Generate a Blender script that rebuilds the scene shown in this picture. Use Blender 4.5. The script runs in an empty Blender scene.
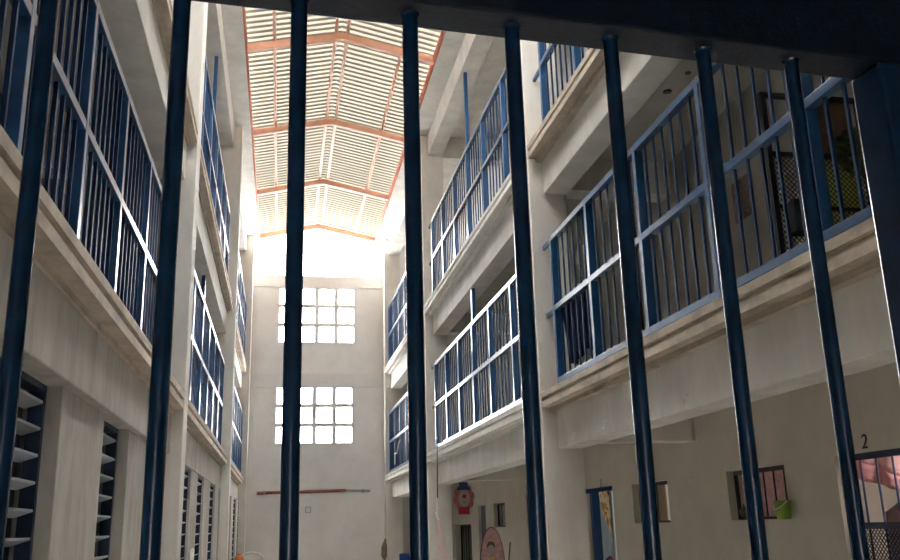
import bpy, math, random
from mathutils import Vector, Matrix
random.seed(7)
S = bpy.context.scene
COL = S.collection
E = 1.65                      # eye height above the atrium floor

# ------------------------------------------------------------------ camera
cam_d = bpy.data.cameras.new('camera')
cam_d.sensor_fit = 'HORIZONTAL'; cam_d.sensor_width = 36.0
cam_d.lens = 36.0 * 897.22 / 900.0
cam_d.clip_start = 0.02; cam_d.clip_end = 300
cam = bpy.data.objects.new('camera', cam_d); COL.objects.link(cam)
yaw, pit, rol = 0.188452, 0.267996, -0.0283008
fw = Vector((math.sin(yaw)*math.cos(pit), math.cos(yaw)*math.cos(pit), math.sin(pit)))
rt = Vector((math.cos(yaw), -math.sin(yaw), 0)); up = rt.cross(fw)
rt2 = math.cos(rol)*rt + math.sin(rol)*up
up2 = -math.sin(rol)*rt + math.cos(rol)*up
M = Matrix((rt2, up2, -fw)).transposed().to_4x4(); M.translation = Vector((0, 0, E))
cam.matrix_world = M
S.camera = cam

# ------------------------------------------------------------------ sky and exposure
W = bpy.data.worlds.new('overcast_sky'); S.world = W; W.use_nodes = True
wn = W.node_tree.nodes; wl = W.node_tree.links
bg = wn['Background']; bg.inputs['Color'].default_value = (0.98, 0.99, 1.0, 1); bg.inputs['Strength'].default_value = 15.0
S.view_settings.view_transform = 'Standard'; S.view_settings.look = 'None'
S.view_settings.gamma = 1; S.view_settings.use_curve_mapping = False
S.view_settings.exposure = 1.38
S.cycles.max_bounces = 10; S.cycles.diffuse_bounces = 7; S.cycles.transmission_bounces = 6
S.cycles.sample_clamp_indirect = 6.0

# ------------------------------------------------------------------ materials
def nodes(name):
    m = bpy.data.materials.new(name); m.use_nodes = True
    nt = m.node_tree; return m, nt, nt.nodes['Principled BSDF']

def paint(name, col, rough=0.5, spec=0.5, var=0.0, scale=6.0, metal=0.0, bump=0.0, stretch=(1, 1, 1), col2=None):
    m, nt, p = nodes(name)
    p.inputs['Base Color'].default_value = (*col, 1); p.inputs['Roughness'].default_value = rough
    p.inputs['Specular IOR Level'].default_value = spec; p.inputs['Metallic'].default_value = metal
    if var or bump:
        tc = nt.nodes.new('ShaderNodeTexCoord'); mp = nt.nodes.new('ShaderNodeMapping')
        mp.inputs['Scale'].default_value = stretch
        nz = nt.nodes.new('ShaderNodeTexNoise'); nz.inputs['Scale'].default_value = scale
        nz.inputs['Detail'].default_value = 7; nz.inputs['Roughness'].default_value = 0.65
        nt.links.new(tc.outputs['Object'], mp.inputs['Vector']); nt.links.new(mp.outputs['Vector'], nz.inputs['Vector'])
        if var:
            r = nt.nodes.new('ShaderNodeValToRGB')
            c2 = col2 if col2 else tuple(c*(1-var) for c in col)
            r.color_ramp.elements[0].position = 0.36; r.color_ramp.elements[0].color = (*c2, 1)
            r.color_ramp.elements[1].position = 0.62; r.color_ramp.elements[1].color = (*col, 1)
            nt.links.new(nz.outputs['Fac'], r.inputs['Fac']); nt.links.new(r.outputs['Color'], p.inputs['Base Color'])
        if bump:
            b = nt.nodes.new('ShaderNodeBump'); b.inputs['Strength'].default_value = bump; b.inputs['Distance'].default_value = 0.01
            nt.links.new(nz.outputs['Fac'], b.inputs['Height']); nt.links.new(b.outputs['Normal'], p.inputs['Normal'])
    return m

M_CONC = paint('painted_concrete', (0.77, 0.74, 0.68), 0.75, 0.3, 0.18, 2.2, bump=0.25, stretch=(1, 1, 0.35))
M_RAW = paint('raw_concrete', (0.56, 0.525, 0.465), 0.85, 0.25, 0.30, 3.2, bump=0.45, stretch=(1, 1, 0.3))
M_SILL = paint('worn_cornice', (0.56, 0.475, 0.375), 0.75, 0.35, 0.34, 5.0, bump=0.5, stretch=(1, 0.6, 1))
M_END = paint('pale_plaster', (0.80, 0.79, 0.76), 0.8, 0.3, 0.12, 0.9, bump=0.1)
M_ENDB = paint('grey_plaster', (0.74, 0.735, 0.71), 0.8, 0.3, 0.12, 1.2, bump=0.1)
M_BACKL = paint('shaded_left_gallery_wall', (0.13, 0.13, 0.135), 0.8, 0.3, 0.2, 1.6)  # shade of the enclosed left gallery put into the wall colour
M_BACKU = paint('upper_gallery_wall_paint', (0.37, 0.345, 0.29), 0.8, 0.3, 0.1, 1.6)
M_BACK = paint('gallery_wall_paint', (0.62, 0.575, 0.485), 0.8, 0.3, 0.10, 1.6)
M_CEIL = paint('ceiling_paint', (0.50, 0.475, 0.43), 0.85, 0.2, 0.12, 1.5)
M_FLOOR = paint('cement_floor', (0.60, 0.58, 0.55), 0.6, 0.4, 0.25, 1.5)
M_BLUE = paint('blue_enamel', (0.006, 0.075, 0.21), 0.28, 0.6, 0.25, 9.0)
M_MATB = paint('matt_blue_paint', (0.008, 0.05, 0.15), 0.7, 0.2)
M_BAR = paint('blue_bar_enamel', (0.010, 0.04, 0.11), 0.5, 0.2, 0.2, 9.0)
M_GRIL = paint('dark_blue_enamel', (0.004, 0.046, 0.112), 0.27, 0.6, 0.3, 30.0, bump=0.05)
M_GRIB = paint('scuffed_dark_enamel', (0.004, 0.016, 0.040), 0.5, 0.4, 0.5, 40.0, bump=0.3)
M_ORAN = paint('salmon_steel', (0.88, 0.48, 0.33), 0.55, 0.4, 0.12, 4.0)
M_REDO = paint('red_oxide_steel', (0.52, 0.13, 0.06), 0.6, 0.4, 0.2, 5.0)
M_NAVY = paint('navy_frame', (0.008, 0.022, 0.06), 0.4, 0.5)
M_BLADE = paint('blade_metal', (0.42, 0.45, 0.49), 0.3, 0.5)
M_DARKM = paint('black_iron', (0.015, 0.017, 0.022), 0.5, 0.4)
M_PINK = paint('pink_curtain', (0.80, 0.48, 0.49), 0.9, 0.2, 0.3, 12.0)
M_PINKH = paint('dusty_pink_hem', (0.62, 0.30, 0.32), 0.9, 0.2, 0.2, 12.0)
M_MAUVE = paint('mauve_cloth', (0.52, 0.33, 0.34), 0.9, 0.2, 0.3, 9.0)
M_WHITE = paint('white_plastic', (0.80, 0.78, 0.72), 0.4, 0.5)
M_LIME = paint('lime_plastic', (0.22, 0.36, 0.05), 0.4, 0.5)
M_ORPL = paint('orange_plastic', (0.75, 0.22, 0.04), 0.4, 0.5)
M_BLPL = paint('blue_plastic', (0.02, 0.06, 0.28), 0.35, 0.5)
M_BROWN = paint('brown_bristle', (0.20, 0.15, 0.10), 0.9, 0.2, 0.4, 20)
M_WOOD = paint('worn_wood', (0.16, 0.11, 0.07), 0.7, 0.3, 0.3, 12)
M_CARD = paint('brown_board', (0.42, 0.30, 0.21), 0.85, 0.2, 0.12, 6)
M_GREY = paint('grey_metal', (0.32, 0.33, 0.34), 0.5, 0.5, 0.2, 10)
M_CLOTHD = paint('dark_blue_cloth', (0.012, 0.018, 0.04), 0.95, 0.1, 0.4, 8)
M_LEAF = paint('dark_leaf', (0.09, 0.115, 0.04), 0.6, 0.3, 0.5, 15, col2=(0.04, 0.045, 0.025))
M_POST = paint('faded_poster', (0.24, 0.17, 0.145), 0.9, 0.2, 0.6, 22, col2=(0.08, 0.075, 0.06))
M_FLORAL = paint('floral_cloth', (0.75, 0.63, 0.36), 0.9, 0.2, 0.5, 6, col2=(0.55, 0.18, 0.04))
M_PALEB = paint('pale_blue_cloth', (0.42, 0.50, 0.56), 0.9, 0.2, 0.1, 6)
M_RED = paint('red_felt', (0.50, 0.04, 0.07), 0.9, 0.2)
M_ROSE = paint('rose_felt', (0.55, 0.18, 0.22), 0.9, 0.2)
M_DKBL = paint('dark_blue_felt', (0.03, 0.06, 0.20), 0.9, 0.2)
M_FACE = paint('pale_felt', (0.52, 0.42, 0.40), 0.9, 0.2)
M_CORD = paint('dark_cord', (0.06, 0.06, 0.055), 0.9, 0.2)
M_PALEP = paint('pale_pink_string', (0.75, 0.42, 0.40), 0.9, 0.2)
M_LIMEW = paint('lit_yellow_wall', (0.66, 0.66, 0.36), 0.9, 0.2)
M_PIPE = paint('rusty_pipe', (0.40, 0.14, 0.10), 0.7, 0.3, 0.3, 6)

def translucent(name, col, frac):
    m, nt, p = nodes(name)
    out = nt.nodes['Material Output']
    p.inputs['Base Color'].default_value = (*(c*.3 for c in col), 1); p.inputs['Roughness'].default_value = 1.0; p.inputs['Specular IOR Level'].default_value = 0.0
    tr = nt.nodes.new('ShaderNodeBsdfTranslucent'); tr.inputs['Color'].default_value = (*col, 1)
    mx = nt.nodes.new('ShaderNodeMixShader'); mx.inputs['Fac'].default_value = frac
    nt.links.new(p.outputs[0], mx.inputs[1]); nt.links.new(tr.outputs[0], mx.inputs[2])
    nt.links.new(mx.outputs[0], out.inputs['Surface'])
    return m
M_SHEET = translucent('translucent_roof_sheet', (0.80, 0.73, 0.58), 0.037)
M_CLEAR = translucent('added_clear_sheet', (0.92, 0.92, 0.90), 0.60)  # clearer roof stretch out of view, added to brighten the atrium
M_YCLO = translucent('thin_yellow_cloth', (0.80, 0.80, 0.36), 0.6)
M_RIB = translucent('grey_sheet_rib', (0.44, 0.38, 0.29), 0.018)

for m_ in (M_BLUE,):
    q_ = m_.node_tree.nodes['Principled BSDF']; q_.inputs['Coat Weight'].default_value = 0.55; q_.inputs['Coat Roughness'].default_value = 0.25

# ------------------------------------------------------------------ mesh helpers
class MB:
    def __init__(s): s.v = []; s.f = []; s.mi = []; s.m = 0
    def add(s, vs, fs):
        o = len(s.v); s.v += [tuple(v) for v in vs]
        s.f += [tuple(i+o for i in f) for f in fs]; s.mi += [s.m]*len(fs)
    def box(s, x0, x1, y0, y1, z0, z1):
        if x0 > x1: x0, x1 = x1, x0
        if y0 > y1: y0, y1 = y1, y0
        s.add([(x0,y0,z0),(x1,y0,z0),(x1,y1,z0),(x0,y1,z0),(x0,y0,z1),(x1,y0,z1),(x1,y1,z1),(x0,y1,z1)],
              [(0,3,2,1),(4,5,6,7),(0,1,5,4),(1,2,6,5),(2,3,7,6),(3,0,4,7)])
        return s
    def tube(s, pts, r, n=8, cap=True):
        pts = [Vector(p) for p in pts]; rr = r if isinstance(r, (list, tuple)) else [r]*len(pts)
        vs = []; fs = []
        for i, p in enumerate(pts):
            d = (pts[min(i+1, len(pts)-1)] - pts[max(i-1, 0)]).normalized()
            a = d.orthogonal().normalized() if abs(d.z) < 0.99 else Vector((1, 0, 0))
            if abs(d.z) < 0.99: a = d.cross(Vector((0, 0, 1))).normalized()
            b = d.cross(a)
            for k in range(n):
                t = 2*math.pi*k/n; vs.append(p + (a*math.cos(t) + b*math.sin(t))*rr[i])
        for i in range(len(pts)-1):
            for k in range(n):
                fs.append((i*n+k, i*n+(k+1) % n, (i+1)*n+(k+1) % n, (i+1)*n+k))
        if cap:
            fs.append(tuple(range(n))[::-1]); fs.append(tuple((len(pts)-1)*n+k for k in range(n)))
        s.add(vs, fs); return s
    def lathe(s, prof, c, n=20):
        vs = []; fs = []
        for (r, z) in prof:
            for k in range(n):
                t = 2*math.pi*k/n; vs.append((c[0]+r*math.cos(t), c[1]+r*math.sin(t), c[2]+z))
        for i in range(len(prof)-1):
            for k in range(n):
                fs.append((i*n+k, i*n+(k+1) % n, (i+1)*n+(k+1) % n, (i+1)*n+k))
        s.add(vs, fs); return s
    def extr_y(s, prof, y0, y1):           # closed profile of (x, z) pulled along y
        n = len(prof)
        vs = [(x, y0, z) for x, z in prof] + [(x, y1, z) for x, z in prof]
        fs = [(i, (i+1) % n, n+(i+1) % n, n+i) for i in range(n)] + [tuple(range(n))[::-1], tuple(range(n, 2*n))]
        s.add(vs, fs); return s
    def grid(s, fn, nu, nv, thick=None):    # surface from fn(u, v)
        vs = [fn(i/nu, j/nv) for j in range(nv+1) for i in range(nu+1)]
        fs = [(j*(nu+1)+i, j*(nu+1)+i+1, (j+1)*(nu+1)+i+1, (j+1)*(nu+1)+i) for j in range(nv) for i in range(nu)]
        s.add(vs, fs); return s
    def build(s, name, mats, parent=None, smooth=False, bevel=0.0, solid=0.0):
        me = bpy.data.meshes.new(name)
        off = Vector(parent['_w']) if parent is not None else Vector((0, 0, 0))
        if parent is None and s.v:           # origin at the base centre
            xs = [v[0] for v in s.v]; ys = [v[1] for v in s.v]; zs = [v[2] for v in s.v]
            off = Vector(((min(xs)+max(xs))/2, (min(ys)+max(ys))/2, min(zs)))
        me.from_pydata([tuple(Vector(v)-off) for v in s.v], [], s.f)
        mats = mats if isinstance(mats, (list, tuple)) else [mats]
        for m in mats: me.materials.append(m)
        if len(mats) > 1: me.polygons.foreach_set('material_index', s.mi)
        me.validate(); me.update()
        import bmesh
        b = bmesh.new(); b.from_mesh(me); bmesh.ops.recalc_face_normals(b, faces=b.faces); b.to_mesh(me); b.free()
        if smooth: me.polygons.foreach_set('use_smooth', [True]*len(me.polygons))
        o = bpy.data.objects.new(name, me); COL.objects.link(o)
        if parent is None: o.location = off
        else: o.parent = parent
        o['_w'] = tuple(off)
        if solid:
            md = o.modifiers.new('solid', 'SOLIDIFY'); md.thickness = solid; md.offset = 0
        if bevel:
            md = o.modifiers.new('bevel', 'BEVEL'); md.width = bevel; md.segments = 2; md.limit_method = 'ANGLE'
        return o

def tag(o, label, cat=None, group=None):
    o['label'] = label
    if cat: o['category'] = cat
    if group: o['group'] = group
    return o
def struct(o, label=None):
    o['kind'] = 'structure'
    if label: o['label'] = label
    return o
def thing(name, label, cat, loc, group=None):
    o = bpy.data.objects.new(name, None); COL.objects.link(o); o.location = loc; o['_w'] = tuple(loc)
    o.empty_display_size = 0.1
    return tag(o, label, cat, group)

def slab_holes(name, mat, axis, c0, c1, a0, a1, z0, z1, holes):
    """wall slab between c0..c1 on axis 'x' or 'y', spanning a0..a1 by z0..z1, with rectangular holes"""
    As = sorted({a0, a1, *[h[0] for h in holes], *[h[1] for h in holes]})
    Zs = sorted({z0, z1, *[h[2] for h in holes], *[h[3] for h in holes]})
    def solid(i, j):
        if i < 0 or j < 0 or i >= len(As)-1 or j >= len(Zs)-1: return False
        a = (As[i]+As[i+1])/2; z = (Zs[j]+Zs[j+1])/2
        return not any(h[0] < a < h[1] and h[2] < z < h[3] for h in holes)
    P = (lambda c, a, z: (c, a, z)) if axis == 'x' else (lambda c, a, z: (a, c, z))
    b = MB()
    for i in range(len(As)-1):
        for j in range(len(Zs)-1):
            if not solid(i, j): continue
            A0, A1, Z0, Z1 = As[i], As[i+1], Zs[j], Zs[j+1]
            b.add([P(c0,A0,Z0),P(c0,A1,Z0),P(c0,A1,Z1),P(c0,A0,Z1)], [(0,1,2,3)])
            b.add([P(c1,A0,Z0),P(c1,A1,Z0),P(c1,A1,Z1),P(c1,A0,Z1)], [(0,3,2,1)])
            for (di, dj, q) in ((-1,0,((A0,Z0),(A0,Z1))),(1,0,((A1,Z0),(A1,Z1))),(0,-1,((A0,Z0),(A1,Z0))),(0,1,((A0,Z1),(A1,Z1)))):
                if not solid(i+di, j+dj):
                    (p, r), (u, w) = q
                    b.add([P(c0,p,r),P(c0,u,w),P(c1,u,w),P(c1,p,r)], [(0,1,2,3)])
    o = b.build(name, mat)
    return struct(o)

# ------------------------------------------------------------------ dimensions (z relative to eye + E)
Y0, YA, YB, YC, YE = 1.65, 11.15, 20.50, 28.95, 29.6
CW = 0.42
BW = 5.35                      # gallery rear wall, right
LB = -3.25                     # gallery rear wall, left
def Z(z): return z + E
BAYS = [(Y0, YA), (YA+CW, YB), (YB+CW, YC)]
BAYN = ['nearest', 'middle', 'farthest']

# ------------------------------------------------------------------ setting
struct(MB().box(-3.6, 9.0, -4.0, 31, -0.2, 0).build('floor', M_FLOOR))

# right gallery slabs, left gallery slabs
for (z0, z1) in ((1.48, 1.64), (4.93, 5.09)):
    struct(MB().box(3.50, BW, Y0, YE, Z(z0), Z(z1)).build('ceiling', M_CEIL))
    struct(MB().box(LB, -1.31, Y0, YE, Z(z0), Z(z1)).build('ceiling', M_CEIL))
struct(MB().box(3.035, BW+0.25, 1.0, YE+.6, Z(9.48), Z(9.62)).build('ceiling', M_CONC))
struct(MB().box(LB-0.25, -0.903, 1.0, YE+.6, Z(9.48), Z(9.62)).build('ceiling', M_CONC))

# columns
for y in (Y0-0.42, YA, YB, YC):
    struct(MB().box(3.27, 3.80, y, y+CW, 0, Z(9.48)).build('column', M_CONC, bevel=0.012))
    dx = 0.0065*(y-11)
    struct(MB().box(-1.155+dx, -1.66+dx, y, y+CW, 0, Z(9.48)).build('column', M_CONC, bevel=0.012))

# beams, cross beams and cornices for each bay
nt = 0
def cornice(xs, xb, s, y0, y1, zt):
    f = lambda d: xs + s*d
    prof = [(xb, zt), (f(0), zt), (f(0), zt-.07), (f(.035), zt-.075), (f(.035), zt-.11), (f(.005), zt-.115),
            (f(.005), zt-.19), (f(.11), zt-.195), (f(.11), zt-.245), (xb, zt-.245)]
    return MB().extr_y(prof, y0, y1)
for bi, (a, b) in enumerate(BAYS):
    for fl, zb in enumerate((0.92, 4.37)):
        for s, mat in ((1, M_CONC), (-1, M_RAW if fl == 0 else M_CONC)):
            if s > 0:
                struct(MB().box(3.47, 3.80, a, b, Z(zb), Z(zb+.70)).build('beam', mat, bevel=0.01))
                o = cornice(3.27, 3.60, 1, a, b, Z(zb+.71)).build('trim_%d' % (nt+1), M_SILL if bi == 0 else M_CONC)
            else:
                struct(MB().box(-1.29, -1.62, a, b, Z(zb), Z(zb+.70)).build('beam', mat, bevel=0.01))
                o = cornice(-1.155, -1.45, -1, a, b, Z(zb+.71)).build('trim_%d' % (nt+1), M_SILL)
            nt += 1; struct(o)
    struct(MB().box(3.43, 3.80, a, b, Z(8.93), Z(9.48)).build('beam', M_CONC, bevel=0.01))
    struct(MB().box(-1.29, -1.62, a, b, Z(8.93), Z(9.48)).build('beam', M_CONC, bevel=0.01))
for y in (YA, YB):
    for z in (1.0, 4.45, 8.9):
        zt = {1.0: 1.48, 4.45: 4.93, 8.9: 9.48}[z]
        struct(MB().box(3.80, BW, y, y+.35, Z(z), Z(zt)).build('beam', M_CONC))
        struct(MB().box(LB, -1.66, y, y+.35, Z(z), Z(zt)).build('beam', M_CONC))

# rear walls of the galleries
T = 0.18
win1 = (9.08, 10.41, Z(-.02), Z(.555)); win3 = (12.17, 13.5, Z(-.03), Z(.55))
dr2 = (6.7, 8.14, 0.0, Z(.565)); dr1 = (14.36, 15.74, 0.0, Z(.53))
winF = (21.79, 23.0, Z(-.05), Z(.53)); slit = (23.95, 24.86, 0.0, Z(.53)); winG = (18.9, 19.85, Z(-.05), Z(.63))
gateF = (25.9, 28.3, 0.0, Z(.06))
slab_holes('wall_right', M_BACK, 'x', BW, BW+T, Y0-.4, YE, 0, Z(1.48), [win1, win3, dr2, dr1, winF, slit, winG, gateF])
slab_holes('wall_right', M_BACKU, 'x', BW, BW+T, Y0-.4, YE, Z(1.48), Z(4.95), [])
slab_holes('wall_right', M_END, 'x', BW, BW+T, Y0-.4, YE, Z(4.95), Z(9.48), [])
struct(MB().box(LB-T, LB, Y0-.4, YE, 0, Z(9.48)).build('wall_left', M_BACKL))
# rooms behind the right wall
struct(MB().box(8.6, 8.8, 0, YE, 0, Z(4.93)).build('wall_right', M_END))
struct(MB().box(BW+T, 8.6, 0, YE, Z(1.2), Z(1.4)).build('ceiling', M_CEIL))
struct(MB().box(BW+T, 8.6, 0, YE, Z(4.7), Z(4.93)).build('ceiling', M_CEIL))
for y in (3.6, 8.62, 11.4, 17.2, 20.6, 25.3):
    struct(MB().box(BW+T, 8.6, y, y+.15, 0, Z(1.2)).build('wall_right', M_END))
# end wall with two lattice windows
WX = [-.20, 2.31]
w1 = (-.17, 2.31, Z(6.03), Z(7.85)); w2 = (-.19, 2.25, Z(2.72), Z(4.50))
slab_holes('wall_back', M_END, 'y', YE, YE+.2, LB-T, 8.8, 0, Z(8.30), [w1, w2])
struct(MB().box(-1.1, 3.3, YE-.025, YE, Z(4.52), Z(4.97)).build('trim_20', M_ENDB))
struct(MB().box(-1.1, 3.3, YE-.03, YE, Z(7.90), Z(8.30)).build('trim_21', M_END))
struct(MB().box(-3.4, -1.06, YE, YE+.2, Z(8.3), Z(9.48)).build('wall_back', M_END))
struct(MB().box(3.2, 5.6, YE, YE+.2, Z(8.3), Z(9.48)).build('wall_back', M_END))
def lattice(n, w):
    a0, a1, z0, z1 = w; holes = []
    bx = 0.125; pw = (a1-a0-3*bx)/4; bz = 0.115; ph = (z1-z0-2*bz)/3
    for i in range(4):
        for j in range(3):
            x = a0+i*(pw+bx); z = z0+j*(ph+bz)
            holes.append((x+.004, x+pw-.004, z+.004, z+ph-.004))
    o = slab_holes('window_%d' % n, M_END, 'y', YE+.02, YE+.18, a0, a1, z0, z1, holes)
    o['label'] = 'pierced concrete window of twelve square openings in the end wall, %s of two' % ('upper' if n == 1 else 'lower')
lattice(1, w1); lattice(2, w2)

# near end: the dark lobby the gate closes, and the wall over it
GY = 1.125
struct(MB().box(-3.4, 5.6, GY-.10, GY+.10, Z(.95), Z(9.7)).build('wall_front', M_CONC))
struct(MB().box(-3.4, -1.0, GY-.10, GY+.10, 0, Z(.95)).build('wall_front', M_CONC))
struct(MB().box(1.05, 5.6, GY-.10, GY+.10, 0, Z(.95)).build('wall_front', M_CONC))
struct(MB().box(-1.6, -1.4, -3.5, GY-.10, 0, Z(1.3)).build('wall_left', M_GREY))
struct(MB().box(2.4, 2.6, -3.5, GY-.10, 0, Z(1.3)).build('wall_right', M_GREY))
struct(MB().box(-1.6, 2.6, -3.5, GY-.10, Z(1.3), Z(1.5)).build('ceiling', M_GREY))
slab_holes('wall_front', M_CONC, 'y', -3.7, -3.5, -1.6, 2.6, 0, Z(1.5), [(-.26, .0, 0.9, 1.75)])  # unseen opening added behind the camera to light the gate bars

# left ground floor: piers between louvre windows
def lx(y): return -1.33 + 0.0065*(y-11)
piers = [[(2.9, 4.55), (5.98, 7.38), (8.5, 9.75), (10.7, 11.15)],
         [(11.57, 12.75), (14.05, 15.2), (16.3, 17.7), (18.85, 19.9)],
         [(20.4, 20.9), (21.9, 23.1), (24.5, 25.6), (26.9, 28.0)]]
labelL = {0: 'first', 1: 'second', 2: 'third', 3: 'fourth'}
def louvre(y0, y1, label):
    x = lx((y0+y1)/2) - (.09 if y0 < 11 else .03)
    t = thing('louvre_window', label, 'window', (x, (y0+y1)/2, 0.5), 'louvre windows in the left wall')
    f = MB(); zb, zt = 0.5, Z(.93)
    for a, b in ((y0, y0+.05), (y1-.05, y1)): f.box(x-.09, x, a, b, zb, zt)
    f.box(x-.09, x, y0, y1, zt-.05, zt); f.box(x-.09, x, y0, y1, zb, zb+.05)
    f.build('frame', M_NAVY, t)
    MB().box(x-.15, x-.13, y0, y1, zb, zt).build('dark_interior_sheet', M_NAVY, t)  # dark sheet standing in for the unlit interior behind the blades
    z = zt-.13; me = None
    while z > zb+.1:
        if me is None:
            bl = MB(); bl.add([(x-.11, y0+.05, z-.03), (x-.11, y1-.05, z-.03), (x-.005, y1-.05, z+.004), (x-.005, y0+.05, z+.004),
                               (x-.11, y0+.05, z-.012), (x-.11, y1-.05, z-.012), (x-.005, y1-.05, z+.02), (x-.005, y0+.05, z+.02)],
                              [(0,1,2,3),(4,7,6,5),(0,4,5,1),(1,5,6,2),(2,6,7,3),(3,7,4,0)])
            o = bl.build('louvre_blade', M_BLADE, t); me = o; z0 = z
        else:
            o = me.copy(); COL.objects.link(o); o.parent = t; o.location = (0, 0, z-z0)
        z -= .163
ordn = ['nearest', 'second', 'third', 'fourth', 'fifth', 'sixth', 'seventh', 'eighth', 'ninth', 'tenth', 'eleventh']
k = 0
for bi, ps in enumerate(piers):
    for i, (a, b) in enumerate(ps):
        c = lx((a+b)/2)
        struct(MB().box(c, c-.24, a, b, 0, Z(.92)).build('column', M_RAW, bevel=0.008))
    gaps = [(p[1], q[0]) for p, q in zip(ps[:-1], ps[1:])]
    if bi > 0: gaps = gaps + [(ps[-1][1], BAYS[bi][1])]
    for (a, b) in gaps:
        louvre(a, b, 'dark louvre window with metal blades in the left ground-floor wall, %s from the camera' % ordn[k]); k += 1

# ------------------------------------------------------------------ roof: ribbed translucent sheets and steel frame
AX, AZ, RZ = 1.06, 10.13, 9.68
RX0, RX1 = -.98, 3.12
def roof_sheet():
    b = MB(); p = 0.195; y = 5.89; yend = 29.75
    def strip(ya, za, yb, zb_, mi):
        b.m = mi
        b.add([(RX0, ya, Z(RZ)+za), (AX, ya, Z(AZ)+za), (RX1, ya, Z(RZ)+za), (RX0, yb, Z(RZ)+zb_), (AX, yb, Z(AZ)+zb_), (RX1, yb, Z(RZ)+zb_)],
              [(0, 1, 4, 3), (1, 2, 5, 4)])
    while y < yend:
        strip(y, 0, y+.098, 0, 2 if y < 13.6 else 0); strip(y+.098, 0, y+.115, .035, 1); strip(y+.115, .035, y+.180, .035, 1); strip(y+.180, .035, y+.195, 0, 1)
        y += p
    return b
o = struct(roof_sheet().build('ceiling', [M_SHEET, M_RIB, M_CLEAR]), 'ribbed translucent roof sheets over the atrium')
struct(MB().box(-1.2, 3.4, 1.0, 6.0, Z(9.62), Z(9.62)).build('ceiling', M_CONC))  # unseen opaque roof piece, added to keep daylight off the near bay
rf = thing('roof_frame', 'salmon painted steel frame of rafters and purlins under the translucent roof', 'roof frame', (AX, 15, Z(9.6)))
def slope_bar(y0, y1, dz0, dz1, a0=None):
    b = MB()
    ez = RZ + (AZ-RZ)*.06
    for (xa, za, xb, zb) in ((RX0+.12, ez, AX, AZ), (AX, AZ, RX1-.12, ez)):
        b.add([(xa, y0, Z(za)+dz0), (xb, y0, Z(zb)+dz0), (xb, y1, Z(zb)+dz0), (xa, y1, Z(za)+dz0),
               (xa, y0, Z(za)+dz1), (xb, y0, Z(zb)+dz1), (xb, y1, Z(zb)+dz1), (xa, y1, Z(za)+dz1)],
              [(0,3,2,1),(4,5,6,7),(0,1,5,4),(1,2,6,5),(2,3,7,6),(3,0,4,7)])
    return b
for y in (8.7, 12.8, 16.92, 21.05, 25.2, 29.33):
    slope_bar(y-.05, y+.05, -.22, -.06).build('rafter', M_ORAN, rf)
for x in (-.32, .94, 1.18, 2.34):
    z = RZ + (AZ-RZ)*(1-abs(x-AX)/(AX-RX0))
    MB().box(x-.03, x+.03, 5.9, 29.6, Z(z)-.075, Z(z)-.012).build('purlin', M_ORAN, rf)
for x in (-.885, 3.015):
    MB().box(x-.025, x+.025, 5.9, 29.6, Z(9.49), Z(9.66)).build('eave_angle', M_REDO, rf)

# ------------------------------------------------------------------ foreground gate
gt = thing('barred_gate', 'dark blue steel gate of upright round bars close in the foreground', 'gate', (0, 1.10, 0))
bz = Z(.700); g0 = 1.10
MB().box(-1.0, 1.05, g0-.035, g0+.035, bz, Z(.95)).build('top_beam', M_GRIB, gt, bevel=0.005)
bar0 = None
for x in (-.82, -.645, -.48, -.303, -.142, .011, .166, .318, .474, .630, .787):
    if bar0 is None:
        bar0 = MB().tube([(x, g0, 0.12), (x, g0, bz+.01)], 0.0112, 18, cap=False).build('bar', M_GRIL, gt, smooth=True); xb0 = x
        wd0 = MB().lathe([(.0140, .001), (.0125, -.003), (.0110, -.005)], (x, g0, bz), 14).build('weld', M_GRIL, bar0)
        wd0.location = (0, 0, 0)
        continue
    c = bar0.copy(); COL.objects.link(c); c.parent = gt; c.location = (x-xb0, 0, 0)
    w = wd0.copy(); COL.objects.link(w); w.parent = c
MB().box(.925, 1.05, g0-.035, g0+.035, 0, bz).build('side_jamb', M_GRIL, gt, bevel=0.006)
MB().box(-1.0, -.9, g0-.035, g0+.035, 0, bz).build('side_jamb', M_GRIL, gt, bevel=0.006)
MB().box(-.9, .925, g0-.03, g0+.03, 0.06, 0.12).build('bottom_rail', M_GRIL, gt, bevel=0.004)
gt.rotation_euler = (0, 0, math.radians(4.7))

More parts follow.
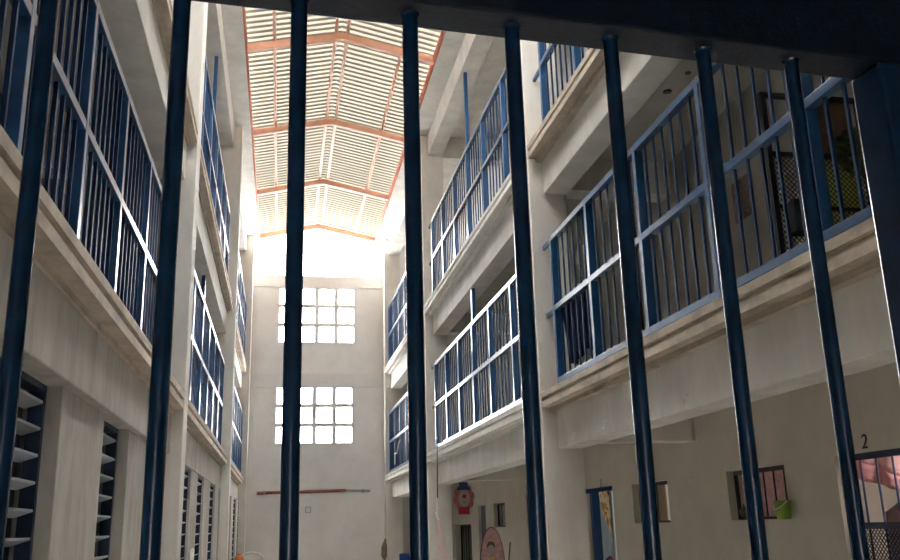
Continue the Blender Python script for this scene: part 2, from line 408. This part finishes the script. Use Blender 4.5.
# ------------------------------------------------------------------ gallery railings
def railing(s, bay, fl, label, nb=6, posts=None, tall=None):
    a, b = BAYS[bay]; zb = Z(1.69 + 3.45*fl)
    xr = (3.385 if s > 0 else -1.30)
    if s < 0: xr += 0.0065*((a+b)/2-11)
    t = thing('gallery_railing', label, 'railing', (xr, (a+b)/2, zb), 'blue gallery railings')
    h = 1.93; x0, x1 = xr, xr + s*.075
    yend = posts[-1] if posts else b-.09
    for nm, z in (('bottom_rail', 0), ('middle_rail', .93), ('top_rail', h-.07)):
        MB().box(x0, x1, a+.05, yend+.04, zb+z, zb+z+.07).build(nm, M_BLUE, t, bevel=0.004)
    if posts is None:
        n = round((b-a-.1)/1.39); posts = [a+.09+i*(b-a-.18)/n for i in range(n+1)]
    pm = None
    for y in posts:
        if pm is None:
            pm = MB().box(x0-.002*s, x1+.01*s, y-.035, y+.035, zb, zb+h).build('post', M_BLUE, t, bevel=0.004); y00 = y
        else:
            c = pm.copy(); COL.objects.link(c); c.parent = t; c.location = (0, y-y00, 0)
    if tall:
        zt = Z(4.38) if fl == 0 else Z(8.94)
        MB().box(x1+.03*s, x1+.10*s, tall-.035, tall+.035, zb-.05, zt).build('tall_post', M_BLUE, t)
    for z in (.96, h-.035):
            MB().box(x0+.02*s, x1-.01*s, yend, b+.01, zb+z-.025, zb+z+.025).build('end_bracket', M_BLUE, t)
    br = None; xc = (x0+x1)/2
    for p, q in zip(posts[:-1], posts[1:]):
        for i in range(1, nb+1):
            y = p + (q-p)*i/(nb+1)
            if br is None:
                hb_ = .0125 if (s < 0 and bay == 0) else .0105
                br = MB().box(xc-hb_, xc+hb_, y-hb_, y+hb_, zb+.06, zb+h-.06).build('bar', M_BAR, t); y1 = y
            else:
                c = br.copy(); COL.objects.link(c); c.parent = t; c.location = (0, y-y1, 0)
    return t
P2 = [11.66, 12.92, 14.43, 15.8, 17.15, 18.55, 19.95]
P1R = [2.15, 3.56, 4.97, 6.40, 7.82, 9.33, 10.72]
P1L = [1.75, 3.12, 4.49, 5.88, 7.27, 8.68, 10.07, 11.02]
railing(1, 0, 0, 'blue barred railing on the right first-floor gallery in the nearest bay, large at right', 6, P1R)
railing(1, 0, 1, 'blue barred railing at top centre-right, upper right gallery just past the light column', 6, P1R)
railing(1, 1, 0, 'blue barred railing on the right first-floor gallery between the two light columns', 6, P2, tall=16.2)
railing(1, 1, 1, 'blue barred railing on the right upper gallery between the two light columns', 6, P2, tall=16.2)
railing(1, 2, 0, 'small far blue railing on the right first-floor gallery beside the end wall', 6, tall=24.6)
railing(1, 2, 1, 'small far blue railing on the right upper gallery beside the end wall', 6, tall=24.6)
railing(-1, 0, 0, 'dark blue barred railing on the left first-floor gallery, large at upper left', 7, P1L)
railing(-1, 1, 0, 'blue railing on the left first-floor gallery past the near left column', 6, P2, tall=15.7)
railing(-1, 1, 1, 'blue railing on the left upper gallery past the near left column', 6, P2, tall=16.2)
railing(-1, 2, 0, 'narrow far blue railing on the left first-floor gallery beside the end wall', 6)
railing(-1, 2, 1, 'narrow far blue railing on the left upper gallery beside the end wall', 6)

# ------------------------------------------------------------------ right ground floor: windows and doors
def mesh_strips(b, plane, u0, u1, z0, z1, p=.05, w=.006, t=.004):
    """diamond wire lattice clipped to a rectangle, u along y on plane x"""
    L = z1-z0; H = u1-u0
    for sg in (1, -1):
        n = int((H+L)/p)+1
        for i in range(n):
            o = u0 - (L if sg > 0 else 0) + i*p
            pts = []
            # line u = o + sg*(z-z0)
            za, zb = z0, z1
            ua, ub = o, o+sg*L
            lo, hi = (ua, ub) if ua < ub else (ub, ua)
            f = lambda u: z0 + (u-o)/sg
            if lo < u0:
                if sg > 0: za = f(u0)
                else: zb = f(u0)
            if hi > u1:
                if sg > 0: zb = f(u1)
                else: za = f(u1)
            if zb-za < .01: continue
            ua = o+sg*(za-z0); ub = o+sg*(zb-z0)
            b.add([(plane, ua-w, za), (plane, ua+w, za), (plane, ub+w, zb), (plane, ub-w, zb),
                   (plane+t, ua-w, za), (plane+t, ua+w, za), (plane+t, ub+w, zb), (plane+t, ub-w, zb)],
                  [(0,1,2,3),(4,7,6,5),(0,4,5,1),(2,6,7,3),(1,5,6,2),(3,7,4,0)])
    return b

def barred_window(n, w, nbars, label, mat=M_DARKM):
    y0, y1, z0, z1 = w; x = BW+.10
    t = bpy.data.objects.new('window_%d' % n, None); COL.objects.link(t); t.location = (x, (y0+y1)/2, z0); t['_w'] = (x, (y0+y1)/2, z0)
    t['kind'] = 'structure'; t['label'] = label
    f = MB()
    f.box(x, x+.04, y0, y0+.03, z0, z1); f.box(x, x+.04, y1-.03, y1, z0, z1); f.box(x, x+.04, y0, y1, z1-.05, z1); f.box(x, x+.04, y0, y1, z0, z0+.03)
    f.build('frame', mat, t)
    for i in range(nbars):
        y = y0 + (y1-y0)*(i+1)/(nbars+1)
        MB().tube([(x+.02, y, z0+.02), (x+.02, y, z1-.03)], .011, 6).build('bar', mat, t)
    return t
barred_window(3, win1, 5, 'small barred window with pink curtain in the right ground-floor wall')
barred_window(4, win3, 1, 'open window beyond the gate bar with a brown board inside')
barred_window(5, winF, 2, 'small far window right of the narrow dark doorway')
barred_window(6, winG, 2, 'narrow window slot beside the right foreground bar')

def curtain(name, label, x, y0, y1, z0, z1, mat, waves=7, amp=.025, cat='curtain'):
    b = MB().grid(lambda u, v: (x + amp*math.sin(u*waves*2*math.pi) + .01*math.sin(v*5+u*9), y0+(y1-y0)*u, z0+(z1-z0)*v), 60, 8)
    return tag(b.build(name, mat, smooth=True, solid=.006), label, cat)
curtain('window_curtain', 'pink curtain hanging inside the small barred window right of centre', BW+T+.024, 8.8, 11.2, Z(-.2), Z(.75), M_PINK)
tag(MB().box(BW+.2, BW+.22, 12.74, 13.75, Z(-.2), Z(.62)).build('brown_board', M_CARD), 'brown board standing inside the window left of the pink-curtained one', 'board')
curtain('window_curtain', 'thin grey curtain inside the small far window beyond the pink board', BW+T+.024, 21.7, 23.1, Z(-.2), Z(.7), M_GREY, 5)

def gate(n, w, label, midz, nbars, mat):
    y0, y1, z0, z1 = w; x = BW+.08
    t = bpy.data.objects.new('door_%d' % n, None); COL.objects.link(t); t.location = (x, (y0+y1)/2, z0); t['_w'] = (x, (y0+y1)/2, z0)
    t['kind'] = 'structure'; t['label'] = label
    f = MB(); q = .06
    f.box(x, x+.05, y0, y0+q, z0, z1); f.box(x, x+.05, y1-q, y1, z0, z1); f.box(x, x+.05, y0, y1, z1-.06, z1); f.box(x, x+.05, y0+q, y1-q, z0, z0+q)
    f.build('frame', mat, t)
    if midz: MB().box(x, x+.05, y0+q, y1-q, midz-.03, midz+.03).build('middle_rail', mat, t)
    for i in range(nbars):
        y = y0 + (y1-y0)*(i+1)/(nbars+1)
        MB().tube([(x+.02, y, z0+q), (x+.02, y, z1-.04)], .011, 6).build('bar', mat, t)
    if midz: mesh_strips(MB(), x+.035, y0+q, y1-q, z0+q, midz-.03).build('mesh_panel', mat, t)
    return t
gate(1, (dr2[0], 8.13, 0, dr2[3]), 'barred doorway under the number 2 at lower right', Z(-.10), 5, M_NAVY)
# inside the numbered doorway: pink drape, mauve cloth, pale half wall
def drape_top(u): return Z(.80)
def drape_mid(u): return Z(.56 - .70*max(0, u-.06))
def drape_low(u): return drape_mid(u) - .21 + .10*min(1, u/.5)
DX = lambda u, v: BW+.40+.03*math.sin(u*34)*v
b = MB().grid(lambda u, v: (DX(u, v), 8.56-2.2*u, drape_top(u)+(drape_mid(u)-drape_top(u))*v), 60, 6)
dr = tag(b.build('pink_drape', M_PINK, smooth=True, solid=.006), 'pink drape swagged across the top of the barred doorway under the number 2', 'drape')
b = MB().grid(lambda u, v: (DX(u, 1)-.01, 8.56-2.2*u, drape_mid(u)+(drape_low(u)-drape_mid(u))*v), 60, 3)
hb = b.build('hem', M_PINKH, dr, smooth=True, solid=.008); hb['label'] = 'darker dusty pink hem'
struct(MB().box(BW+1.6, BW+1.68, 3.75, 8.62, 0, Z(.15)).build('wall_right', M_WHITE))
b = MB().grid(lambda u, v: (BW+.27+.04*math.sin(u*math.pi*2), 7.86-.60*u, Z(-.9)+(.92+.14*math.sin(min(1, u*1.6)*math.pi/2))*v), 24, 10)
tag(b.build('hanging_garment', M_MAUVE, smooth=True, solid=.02), 'mauve garment hung at the right frame edge below the pink drape', 'garment')
# door with floral cloth
gate(3, (15.30, dr1[1], 0, dr1[3]), 'blue barred door with wire mesh left of a floral cloth', Z(-.05), 0, M_BLUE)
MB1 = MB().box(BW-.02, BW+.10, 14.92, 15.36, 0, Z(.53)).build('door_4', M_MATB); struct(MB1, 'dark blue door post beside the floral cloth')
struct(MB().box(BW-.02, BW+.10, 14.36, 15.76, Z(.50), Z(.57)).build('trim_22', M_MATB))
m, nt_, p = nodes('cloth_floral_over_pale_blue')
tcn = nt_.nodes.new('ShaderNodeTexCoord'); vor = nt_.nodes.new('ShaderNodeTexNoise'); vor.inputs['Scale'].default_value = 7; vor.inputs['Detail'].default_value = 3
cr = nt_.nodes.new('ShaderNodeValToRGB'); cr.color_ramp.interpolation = 'CONSTANT'
els = cr.color_ramp.elements; els[0].position = 0; els[0].color = (.05, .04, .03, 1); els[1].position = .36; els[1].color = (.60, .26, .06, 1)
e = els.new(.46); e.color = (.80, .70, .42, 1); e = els.new(.62); e.color = (.62, .50, .28, 1)
nt_.links.new(tcn.outputs['Object'], vor.inputs['Vector']); nt_.links.new(vor.outputs['Fac'], cr.inputs['Fac']); nt_.links.new(cr.outputs['Color'], p.inputs['Base Color'])
p.inputs['Roughness'].default_value = .9
fc = tag(MB().grid(lambda u, v: (BW-.035+.012*math.sin(u*16), 14.92-.60*u, Z(-1.2)+1.70*v), 16, 30).build('door_cloth', M_PALEB, smooth=True, solid=.006),
    'pale blue cloth with yellow flowers hung in the doorway left of centre-right', 'cloth')
b = MB(); b.add([(BW-.058, 14.88, Z(.49)), (BW-.058, 14.39, Z(.49)), (BW-.058, 14.39, Z(-.35)), (BW-.058, 14.46, Z(-.12)), (BW-.058, 14.74, Z(.14))], [(0,1,2,3,4)])
fp = b.build('floral_panel', m, fc, solid=.006); fp['label'] = 'yellow and orange flower print'
b = MB(); 
for (yy, zz, r) in ((14.66, -.62, .06), (14.55, -.58, .05), (14.60, -.70, .05)): b.lathe([(0.001, -r), (r*.8, -r*.5), (r, 0), (r*.8, r*.5), (.001, r)], (BW-.055, yy, Z(zz)), 8)
fb = b.build('blue_motif', M_DKBL, fc); fb['label'] = 'blue flower motif low on the cloth'
b = MB().lathe([(0.001, -.06), (.05, -.03), (.06, 0), (.05, .03), (.001, .06)], (BW-.055, 14.50, Z(-.60)), 8); b.build('red_motif', M_RED, fc)

def digit(ch, label, y, z, size):
    cu = bpy.data.curves.new('painted_number', 'FONT'); cu.body = ch; cu.size = size; cu.extrude = .002; cu.align_x = 'CENTER'
    o = bpy.data.objects.new('painted_number', cu); COL.objects.link(o)
    cu.materials.append(M_DARKM); cu.shear = .15
    o.matrix_world = Matrix.Translation((BW-.004, y, z)) @ Matrix(((0, 0, -1, 0), (-1, 0, 0, 0), (0, 1, 0, 0), (0, 0, 0, 1)))
    bpy.context.view_layer.update(); dg = bpy.context.evaluated_depsgraph_get()
    me = bpy.data.meshes.new_from_object(o.evaluated_get(dg)); mw = o.matrix_world.copy()
    bpy.data.objects.remove(o); me.name = 'painted_number'
    o = bpy.data.objects.new('painted_number', me); COL.objects.link(o); o.matrix_world = mw
    return tag(o, label, 'number')
digit('2', 'black number 2 painted on the wall above the barred doorway at right', 7.64, Z(.595), .19)
digit('3', 'small black number 3 painted above the blue door with the floral cloth', 14.9, Z(.575), .19)

# far gate, narrow doorway in the right ground floor
gate(5, (25.3, 27.9, 0, Z(.04)), 'grey barred gate far down the right gallery below the flower decoration', 0, 6, M_DARKM)
MB2 = MB().box(BW+.02, BW+.08, 23.97, 24.62, 0, Z(.5)).build('door_6', M_NAVY); struct(MB2, 'narrow dark blue door beside the pink oval board')

# lime bucket hung on the window corner
bk = thing('bucket', 'lime green bucket hanging at the lower right corner of the curtained window', 'bucket', (BW-.10, 9.02, Z(-.03)))
bc_ = (BW-.105, 9.02, Z(-.025))
MB().lathe([(.001, 0), (.070, 0), (.090, .195), (.097, .195), (.097, .18), (.086, .175), (.066, .012), (.001, .012)], bc_, 20).build('body', M_LIME, bk, smooth=True)
pts = [(bc_[0]-.098*math.sin(t), bc_[1]+.098*math.cos(t), Z(.165)-.085*math.sin(t)) for t in [math.pi*i/12 for i in range(13)]]
hd = MB().tube(pts, .005, 6).build('handle', M_WHITE, bk, smooth=True); hd['label'] = 'pale handle'
# dried bouquet on the window sill
b = MB()
for i in range(40):
    a = random.random()*6.28; l = .06+.12*random.random()
    p0 = Vector((BW+.05, 10.12+.1*(random.random()-.5), Z(-.02))); p1 = p0 + Vector((.03*math.cos(a), .16*(random.random()-.5), l))
    b.tube([p0, p1], [.004, .012], 5)
tag(b.build('dried_plant', M_BROWN), 'small dark dried plant on the sill of the curtained window', 'plant')

# small hooks on beam and wall, dots
def hook(x, y, z, label, mat=M_WHITE):
    tag(MB().tube([(x+.005, y, z), (x-.03, y, z), (x-.035, y, z-.02), (x-.035, y, z-.07), (x-.055, y, z-.075), (x-.058, y, z-.05)], .009, 6).build('hook', mat), label, 'hook', 'wall hooks')
hook(3.47, 7.28, Z(1.05), 'pale hook low on the right concrete beam, nearest of three')
hook(3.47, 9.35, Z(1.05), 'pale hook low on the right concrete beam, middle of three')
hook(3.47, 10.43, Z(1.04), 'pale hook low on the right concrete beam beside the column')
hook(BW, 11.28, Z(.60), 'dark hook on the rear wall left of the curtained window', M_GREY)

# first floor right: poster, mesh door with box, leafy plant in window
tag(MB().box(BW-.012, BW-.002, 9.0, 9.47, Z(3.42), Z(3.93)).build('poster', M_POST), 'faded reddish poster on the rear wall behind the right first-floor railing', 'poster')
GYY = 6.80
g = thing('mesh_gate', 'dark iron and wire mesh gate standing across the right first-floor gallery', 'gate', (4.74, GYY, Z(1.64)))
f = MB(); zl, zt_ = Z(1.64), Z(3.74)
for xx in (4.235, 5.20): f.box(xx-.025, xx+.025, GYY-.025, GYY+.025, zl, zt_)
f.box(4.235, 5.20, GYY-.02, GYY+.02, zt_-.045, zt_); f.box(4.235, 5.20, GYY-.02, GYY+.02, Z(3.12), Z(3.16)); f.box(4.235, 5.20, GYY-.02, GYY+.02, Z(2.62), Z(2.65))
f.box(5.20, BW, GYY-.02, GYY+.02, Z(3.66), Z(3.70)); f.box(5.20, BW, GYY-.02, GYY+.02, Z(1.9), Z(1.94))
f.build('frame', M_DARKM, g)
mp_ = mesh_strips(MB(), 0, 4.26, 5.18, zl, Z(3.12), .05, .005)
mp_.v = [(v[1], GYY-.005+v[0], v[2]) for v in mp_.v]; mp_.build('mesh_panel', M_DARKM, g)
bx = thing('storage_box', 'black open box hung on the wire mesh gate of the first floor', 'box', (4.40, GYY-.12, Z(2.36)))
MB().box(4.29, 4.62, GYY-.20, GYY-.025, Z(2.36), Z(2.64)).build('body', M_DARKM, bx)
lb = MB(); lb.add([(4.25, GYY-.24, Z(2.38)), (4.29, GYY-.20, Z(2.38)), (4.29, GYY-.20, Z(2.66)), (4.25, GYY-.24, Z(2.62))], [(0, 1, 2, 3)])
lb = lb.build('flap', M_NAVY, bx, solid=.008); lb['label'] = 'dark blue open flap'
lp = thing('leafy_plant', 'dark leafy plant hung on the mesh gate at upper right', 'plant', (5.0, GYY-.05, Z(2.95)))
b = MB()
for i in range(420):
    a = random.random()*6.283; r = math.sqrt(random.random()); d = random.random()
    c = Vector((5.0+r*.14*math.cos(a), GYY-.10-.10*d*(1-r*r), Z(3.15)+r*.21*math.sin(a)))
    u = Vector((random.gauss(0, 1), random.gauss(0, .5), random.gauss(0, 1))).normalized(); w_ = u.cross(Vector((.3*random.gauss(0, 1), 1, .3))).normalized()
    L = .05+.04*random.random()
    b.add([c, c+u*L*.5+w_*L*.25, c+u*L, c+u*L*.5-w_*L*.25], [(0, 1, 2, 3)])
b.build('foliage', M_LEAF, lp)
MB().tube([(5.0, GYY-.024, Z(3.13)), (5.0, GYY-.06, Z(3.14)), (5.0, GYY-.06, Z(3.3)), (5.09, GYY-.06, Z(3.1)), (5.02, GYY-.07, Z(2.97))], .010, 6).build('stem', M_WOOD, lp)
b = MB().grid(lambda u, v: (4.78+.38*u, GYY+.032+.008*math.sin(u*14), Z(2.30)+.84*v), 24, 4)
tag(b.build('yellow_cloth', M_YCLO, smooth=True, solid=.006), 'yellow-green cloth hanging behind the wire mesh under the leafy plant', 'cloth')
tag(MB().box(4.72, 5.12, GYY+.03, GYY+.05, Z(3.14), Z(3.70)).build('dark_board', M_WOOD), 'dark brown board fixed behind the upper opening of the mesh gate', 'board')

# dark clothes hung behind the railing near the column
b = MB().grid(lambda u, v: (3.482+.05*(1-v)+.03*math.sin(u*20)*(1-v), 9.78+.92*u, Z(1.93+.73*v)+.05*math.sin(u*7)*(1-v)), 40, 6)
tag(b.build('hung_clothes', M_CLOTHD, smooth=True, solid=.012), 'dark blue clothes hung behind the right railing beside the near column', 'clothes')
# ceiling fittings
def rosette(x, y, z, label):
    t = thing('ceiling_lamp_holder', label, 'lamp holder', (x, y, z-.12))
    MB().lathe([(.11, 0), (.11, -.03), (.05, -.045), (.001, -.045)], (x, y, z), 16).build('base', M_WHITE, t, smooth=True)
    MB().lathe([(.035, -.04), (.045, -.11), (.001, -.11)], (x, y, z), 12).build('socket', M_GREY, t, smooth=True)
rosette(4.54, 19.0, Z(9.48), 'round lamp holder on the top right gallery ceiling')
for x_, y_, l in ((4.43, 9.07, 'larger of two dark round holes on the right first-floor gallery ceiling'), (4.48, 8.60, 'smaller of two dark round plates on the right first-floor gallery ceiling')):
    r_ = .05 if y_ > 9 else .035
    l = l.replace('holes', 'plates')
    tag(MB().lathe([(.001, -.012), (r_, -.012), (r_, 0)], (x_, y_, Z(4.93)), 14).build('ceiling_plate', M_DARKM), l, 'ceiling plate')

# ------------------------------------------------------------------ end wall details
pp = thing('wall_pipe', 'long rusty red pipe fixed across the lower end wall', 'pipe', (1.0, YE-.06, Z(1.15)))
MB().tube([(-.73, YE-.06, Z(1.17)), (2.05, YE-.06, Z(1.20))], .048, 10).build('thick_section', M_PIPE, pp, smooth=True)
MB().tube([(2.05, YE-.06, Z(1.20)), (2.83, YE-.06, Z(1.18))], .032, 10).build('thin_section', M_GREY, pp, smooth=True)
for x_ in (-.5, 2.6): MB().box(x_-.03, x_+.03, YE-.11, YE, Z(1.12), Z(1.23)).build('clamp', M_GREY, pp)
sb = thing('junction_box', 'small grey junction box on the end wall under the red pipe', 'junction box', (.87, YE-.03, Z(.55)))
MB().box(.78, .96, YE-.06, YE, Z(.54), Z(.72)).build('body', M_GREY, sb, bevel=.01)
MB().box(.80, .94, YE-.07, YE-.06, Z(.56), Z(.70)).build('cover', M_ENDB, sb)

# ------------------------------------------------------------------ hanging and standing things of the atrium
rp = thing('knotted_rope', 'dark rope with a pink knotted tail hanging from the middle right railing', 'rope', (3.2, 18.86, Z(.1)))
MB().tube([(3.36, 18.86, Z(1.72)), (3.24, 18.86, Z(1.70)), (3.22, 18.86, Z(1.60)), (3.22, 18.95, Z(.58))], .012, 6).build('cord', M_CORD, rp)
MB().lathe([(.001, -.06), (.045, -.02), (.04, .03), (.001, .06)], (3.24, 18.86, Z(1.76)), 8).build('knot', M_BLUE, rp)
b = MB(); cx = Vector((3.22, 18.95, 0))
for i in range(7):
    z = .60-.07*i; a = random.random()*6
    b.tube([cx+Vector((0, 0, Z(z))), cx+Vector((.05*math.cos(a), .05*math.sin(a), Z(z-.03))), cx+Vector((.01, .02, Z(z-.10)))], .013, 6)
kp = b.build('string_knot', M_WHITE, rp); kp['label'] = 'white and pink tangle'
for dx in (0, .04, .08):
    MB().tube([(3.22, 18.95, Z(.14)), (3.22+dx, 18.8, Z(-.3)), (3.22+dx*1.8, 18.5, Z(-1.0))], .008, 5).build('pink_strand', M_PALEP, rp)

fl = thing('flower_decoration', 'clown-faced flower decoration hanging under the right beam', 'decoration', (4.07, 20.42, Z(.25)))
def disc(c, ry, rz, th, n=24):
    b = MB(); x0, y0, z0 = c
    vs = [(x0+ry*math.cos(2*math.pi*k/n), y0, z0+rz*math.sin(2*math.pi*k/n)) for k in range(n)]
    vs += [(x, y-th, z) for x, y, z in vs]
    b.add(vs, [tuple(range(n)), tuple(range(n, 2*n))[::-1]] + [(k, (k+1) % n, n+(k+1) % n, n+k) for k in range(n)])
    return b
fx, fy, fz = 4.07, 20.42, Z(.615)
for k in range(8):
    a = 2*math.pi*k/8+.2
    disc((fx+.15*math.cos(a), fy, fz+.20*math.sin(a)), .095, .11, .02).build('petal', M_ROSE, fl)
disc((fx, fy-.025, fz-.01), .13, .19, .02).build('face', M_FACE, fl)
disc((fx, fy-.05, fz+.03), .04, .045, .03).build('nose', M_RED, fl)
disc((fx, fy-.05, fz-.10), .055, .018, .01).build('mouth', M_GREY, fl)
b = MB(); b.box(fx-.15, fx+.13, fy-.06, fy-.02, fz+.17, fz+.24); b.box(fx-.10, fx+.09, fy-.06, fy-.02, fz+.24, fz+.34); b.build('hat', M_DKBL, fl)
b = MB()
for k in range(5): b.box(fx-.13+.05*k, fx-.085+.05*k, fy-.04, fy-.01, fz-.36, fz-.20)
b.build('collar', M_RED, fl)
MB().tube([(fx, fy-.02, fz+.30), (fx, fy+.085, Z(1.06))], .006, 5).build('string', M_CORD, fl)

bd = thing('oval_board', 'pink oval board with a small figure standing in the right gallery', 'board', (4.35, 19.0, 0))
disc((4.35, 19.0, .80), .25, .80, .03, 36).build('board', M_PINK, bd)
disc((4.35, 19.01, .80), .268, .818, .02, 36).build('rim', M_BROWN, bd)
b = disc((4.34, 18.96, .84), .10, .26, .01); b.build('figure_body', M_FLORAL, bd)
disc((4.32, 18.955, 1.16), .07, .10, .01).build('figure_head', M_FACE, bd)
disc((4.32, 18.965, 1.24), .085, .09, .01).build('figure_hair', M_WOOD, bd)
pl = thing('broom', 'thin broom handle leaning beside the pink oval board', 'broom', (4.6, 18.9, 0))
MB().tube([(4.56, 18.9, .02), (4.76, 19.05, 1.30)], .014, 8).build('handle', M_WOOD, pl)
MB().box(4.44, 4.68, 18.86, 18.94, 0, .10).build('head', M_BROWN, pl)

ch = thing('armchair', 'white plastic armchair at the foot of the end wall', 'chair', (-.80, 28.0, 0))
b = MB().grid(lambda u, v: (-.80+.40*math.cos(math.pi*u)*(1-.1*v), 28.15+.22*math.sin(math.pi*u)-.05*v+.05, .48+.62*v*(.62+.38*math.sin(math.pi*u))), 24, 8)
b.build('backrest', M_WHITE, ch, smooth=True, solid=.02)
MB().box(-1.1, -.5, 27.75, 28.25, .44, .48).build('seat', M_WHITE, ch, bevel=.01)
for sx in (-1.08, -.54):
    for sy in (27.78, 28.18): MB().tube([(sx, sy, 0), (sx+.02, sy, .45)], [.02, .03], 8).build('leg', M_WHITE, ch)
b = MB().tube([(-1.02, 28.10, 1.00), (-.80, 28.05, 1.05), (-.60, 28.10, 1.01)], .008, 6); b.build('back_slot', M_GREY, ch)

jg = thing('water_jug', 'orange water jug on a post stand by the left wall near the armchair', 'jug', (-1.10, 26.0, 0))
MB().lathe([(.001, .82), (.10, .82), (.12, .86), (.12, .98), (.07, 1.05), (.001, 1.05)], (-1.08, 26.5, 0), 16).build('body', M_ORPL, jg, smooth=True)
MB().lathe([(.04, 1.05), (.04, 1.08), (.001, 1.08)], (-1.08, 26.5, 0), 12).build('cap', M_ORPL, jg)
st = thing('stool', 'tall plain stool under the orange jug by the left wall', 'stool', (-1.12, 26.5, 0))
MB().box(-1.205, -.97, 26.35, 26.65, .78, .82).build('seat', M_WOOD, st)
for sx in (-1.19, -.99):
    for sy in (26.37, 26.63): MB().tube([(sx, sy, 0), (sx, sy, .79)], .014, 6).build('leg', M_WOOD, st)

b = MB().grid(lambda u, v: (-1.27+.02*math.sin(u*12), 14.05+.55*u, Z(-.24)-.5*v+.03*math.sin(u*9)), 16, 6)
tag(b.build('hung_cloth', M_WHITE, smooth=True, solid=.012), 'white cloth hung on the left wall louvres at the bottom edge', 'cloth')
bm_ = thing('palm_broom', 'brown broom standing bristles up against the far right column', 'broom', (3.18, 28.7, 0))
MB().tube([(3.18, 28.70, .05), (3.18, 28.72, .75)], .014, 8).build('handle', M_WOOD, bm_)
MB().tube([(3.18, 28.72, .72), (3.17, 28.72, .85), (3.18, 28.72, 1.10), (3.22, 28.73, 1.35)], [.03, .09, .085, .02], 8).build('bristles', M_BROWN, bm_)
bc = thing('side_chair', 'blue plastic chair at the far end of the right gallery', 'chair', (3.45, 25.0, 0))
b = MB().grid(lambda u, v: (3.20+.46*u, 25.2+.05*math.sin(math.pi*u), .45+.53*v), 10, 6); b.build('backrest', M_BLPL, bc, smooth=True, solid=.02)
MB().box(3.2, 3.66, 24.8, 25.22, .42, .45).build('seat', M_BLPL, bc)
for sx in (3.23, 3.63):
    for sy in (24.83, 25.18): MB().tube([(sx, sy, 0), (sx, sy, .43)], .014, 6).build('leg', M_GREY, bc)
b = MB().tube([(3.36, 27.3, Z(1.85)), (3.34, 27.1, Z(2.15)), (3.34, 26.6, Z(2.12)), (3.34, 26.2, Z(2.35)), (3.34, 25.9, Z(2.42))], .018, 6)
tag(b.build('white_rag', M_WHITE, smooth=True), 'white twisted rag tied on the far right first-floor railing', 'rag')

# unseen lamps added to brighten the rooms behind the right wall
def added_room_lamp(x, y, z, e, label):
    lt = thing('added_room_lamp', label, 'lamp', (x, y, z))
    MB().lathe([(.001, -.09), (.04, -.05), (.03, .0), (.02, .03), (.001, .03)], (x, y, z), 12).build('bulb', M_WHITE, lt, smooth=True)
    MB().tube([(x, y, z+.03), (x, y, z+.2)], .006, 6).build('flex', M_CORD, lt)
    ld = bpy.data.lights.new('added_room_light', 'POINT'); ld.energy = e; ld.color = (1, .95, .88); ld.shadow_soft_size = .08
    lo = bpy.data.objects.new('added_room_light', ld); COL.objects.link(lo); lo.location = (0, 0, -.2); lo.parent = lt
added_room_lamp(BW+.22, 6.45, Z(.85), 50, 'unseen bulb added to light the room behind the numbered doorway')
added_room_lamp(BW+1.5, 14.2, Z(1.0), 20, 'unseen bulb added to light the room behind the floral cloth')
added_room_lamp(BW+1.2, 10.2, Z(1.0), 60, 'unseen bulb added to light the room behind the pink window curtain')

for o in bpy.data.objects:
    if '_w' in o: del o['_w']
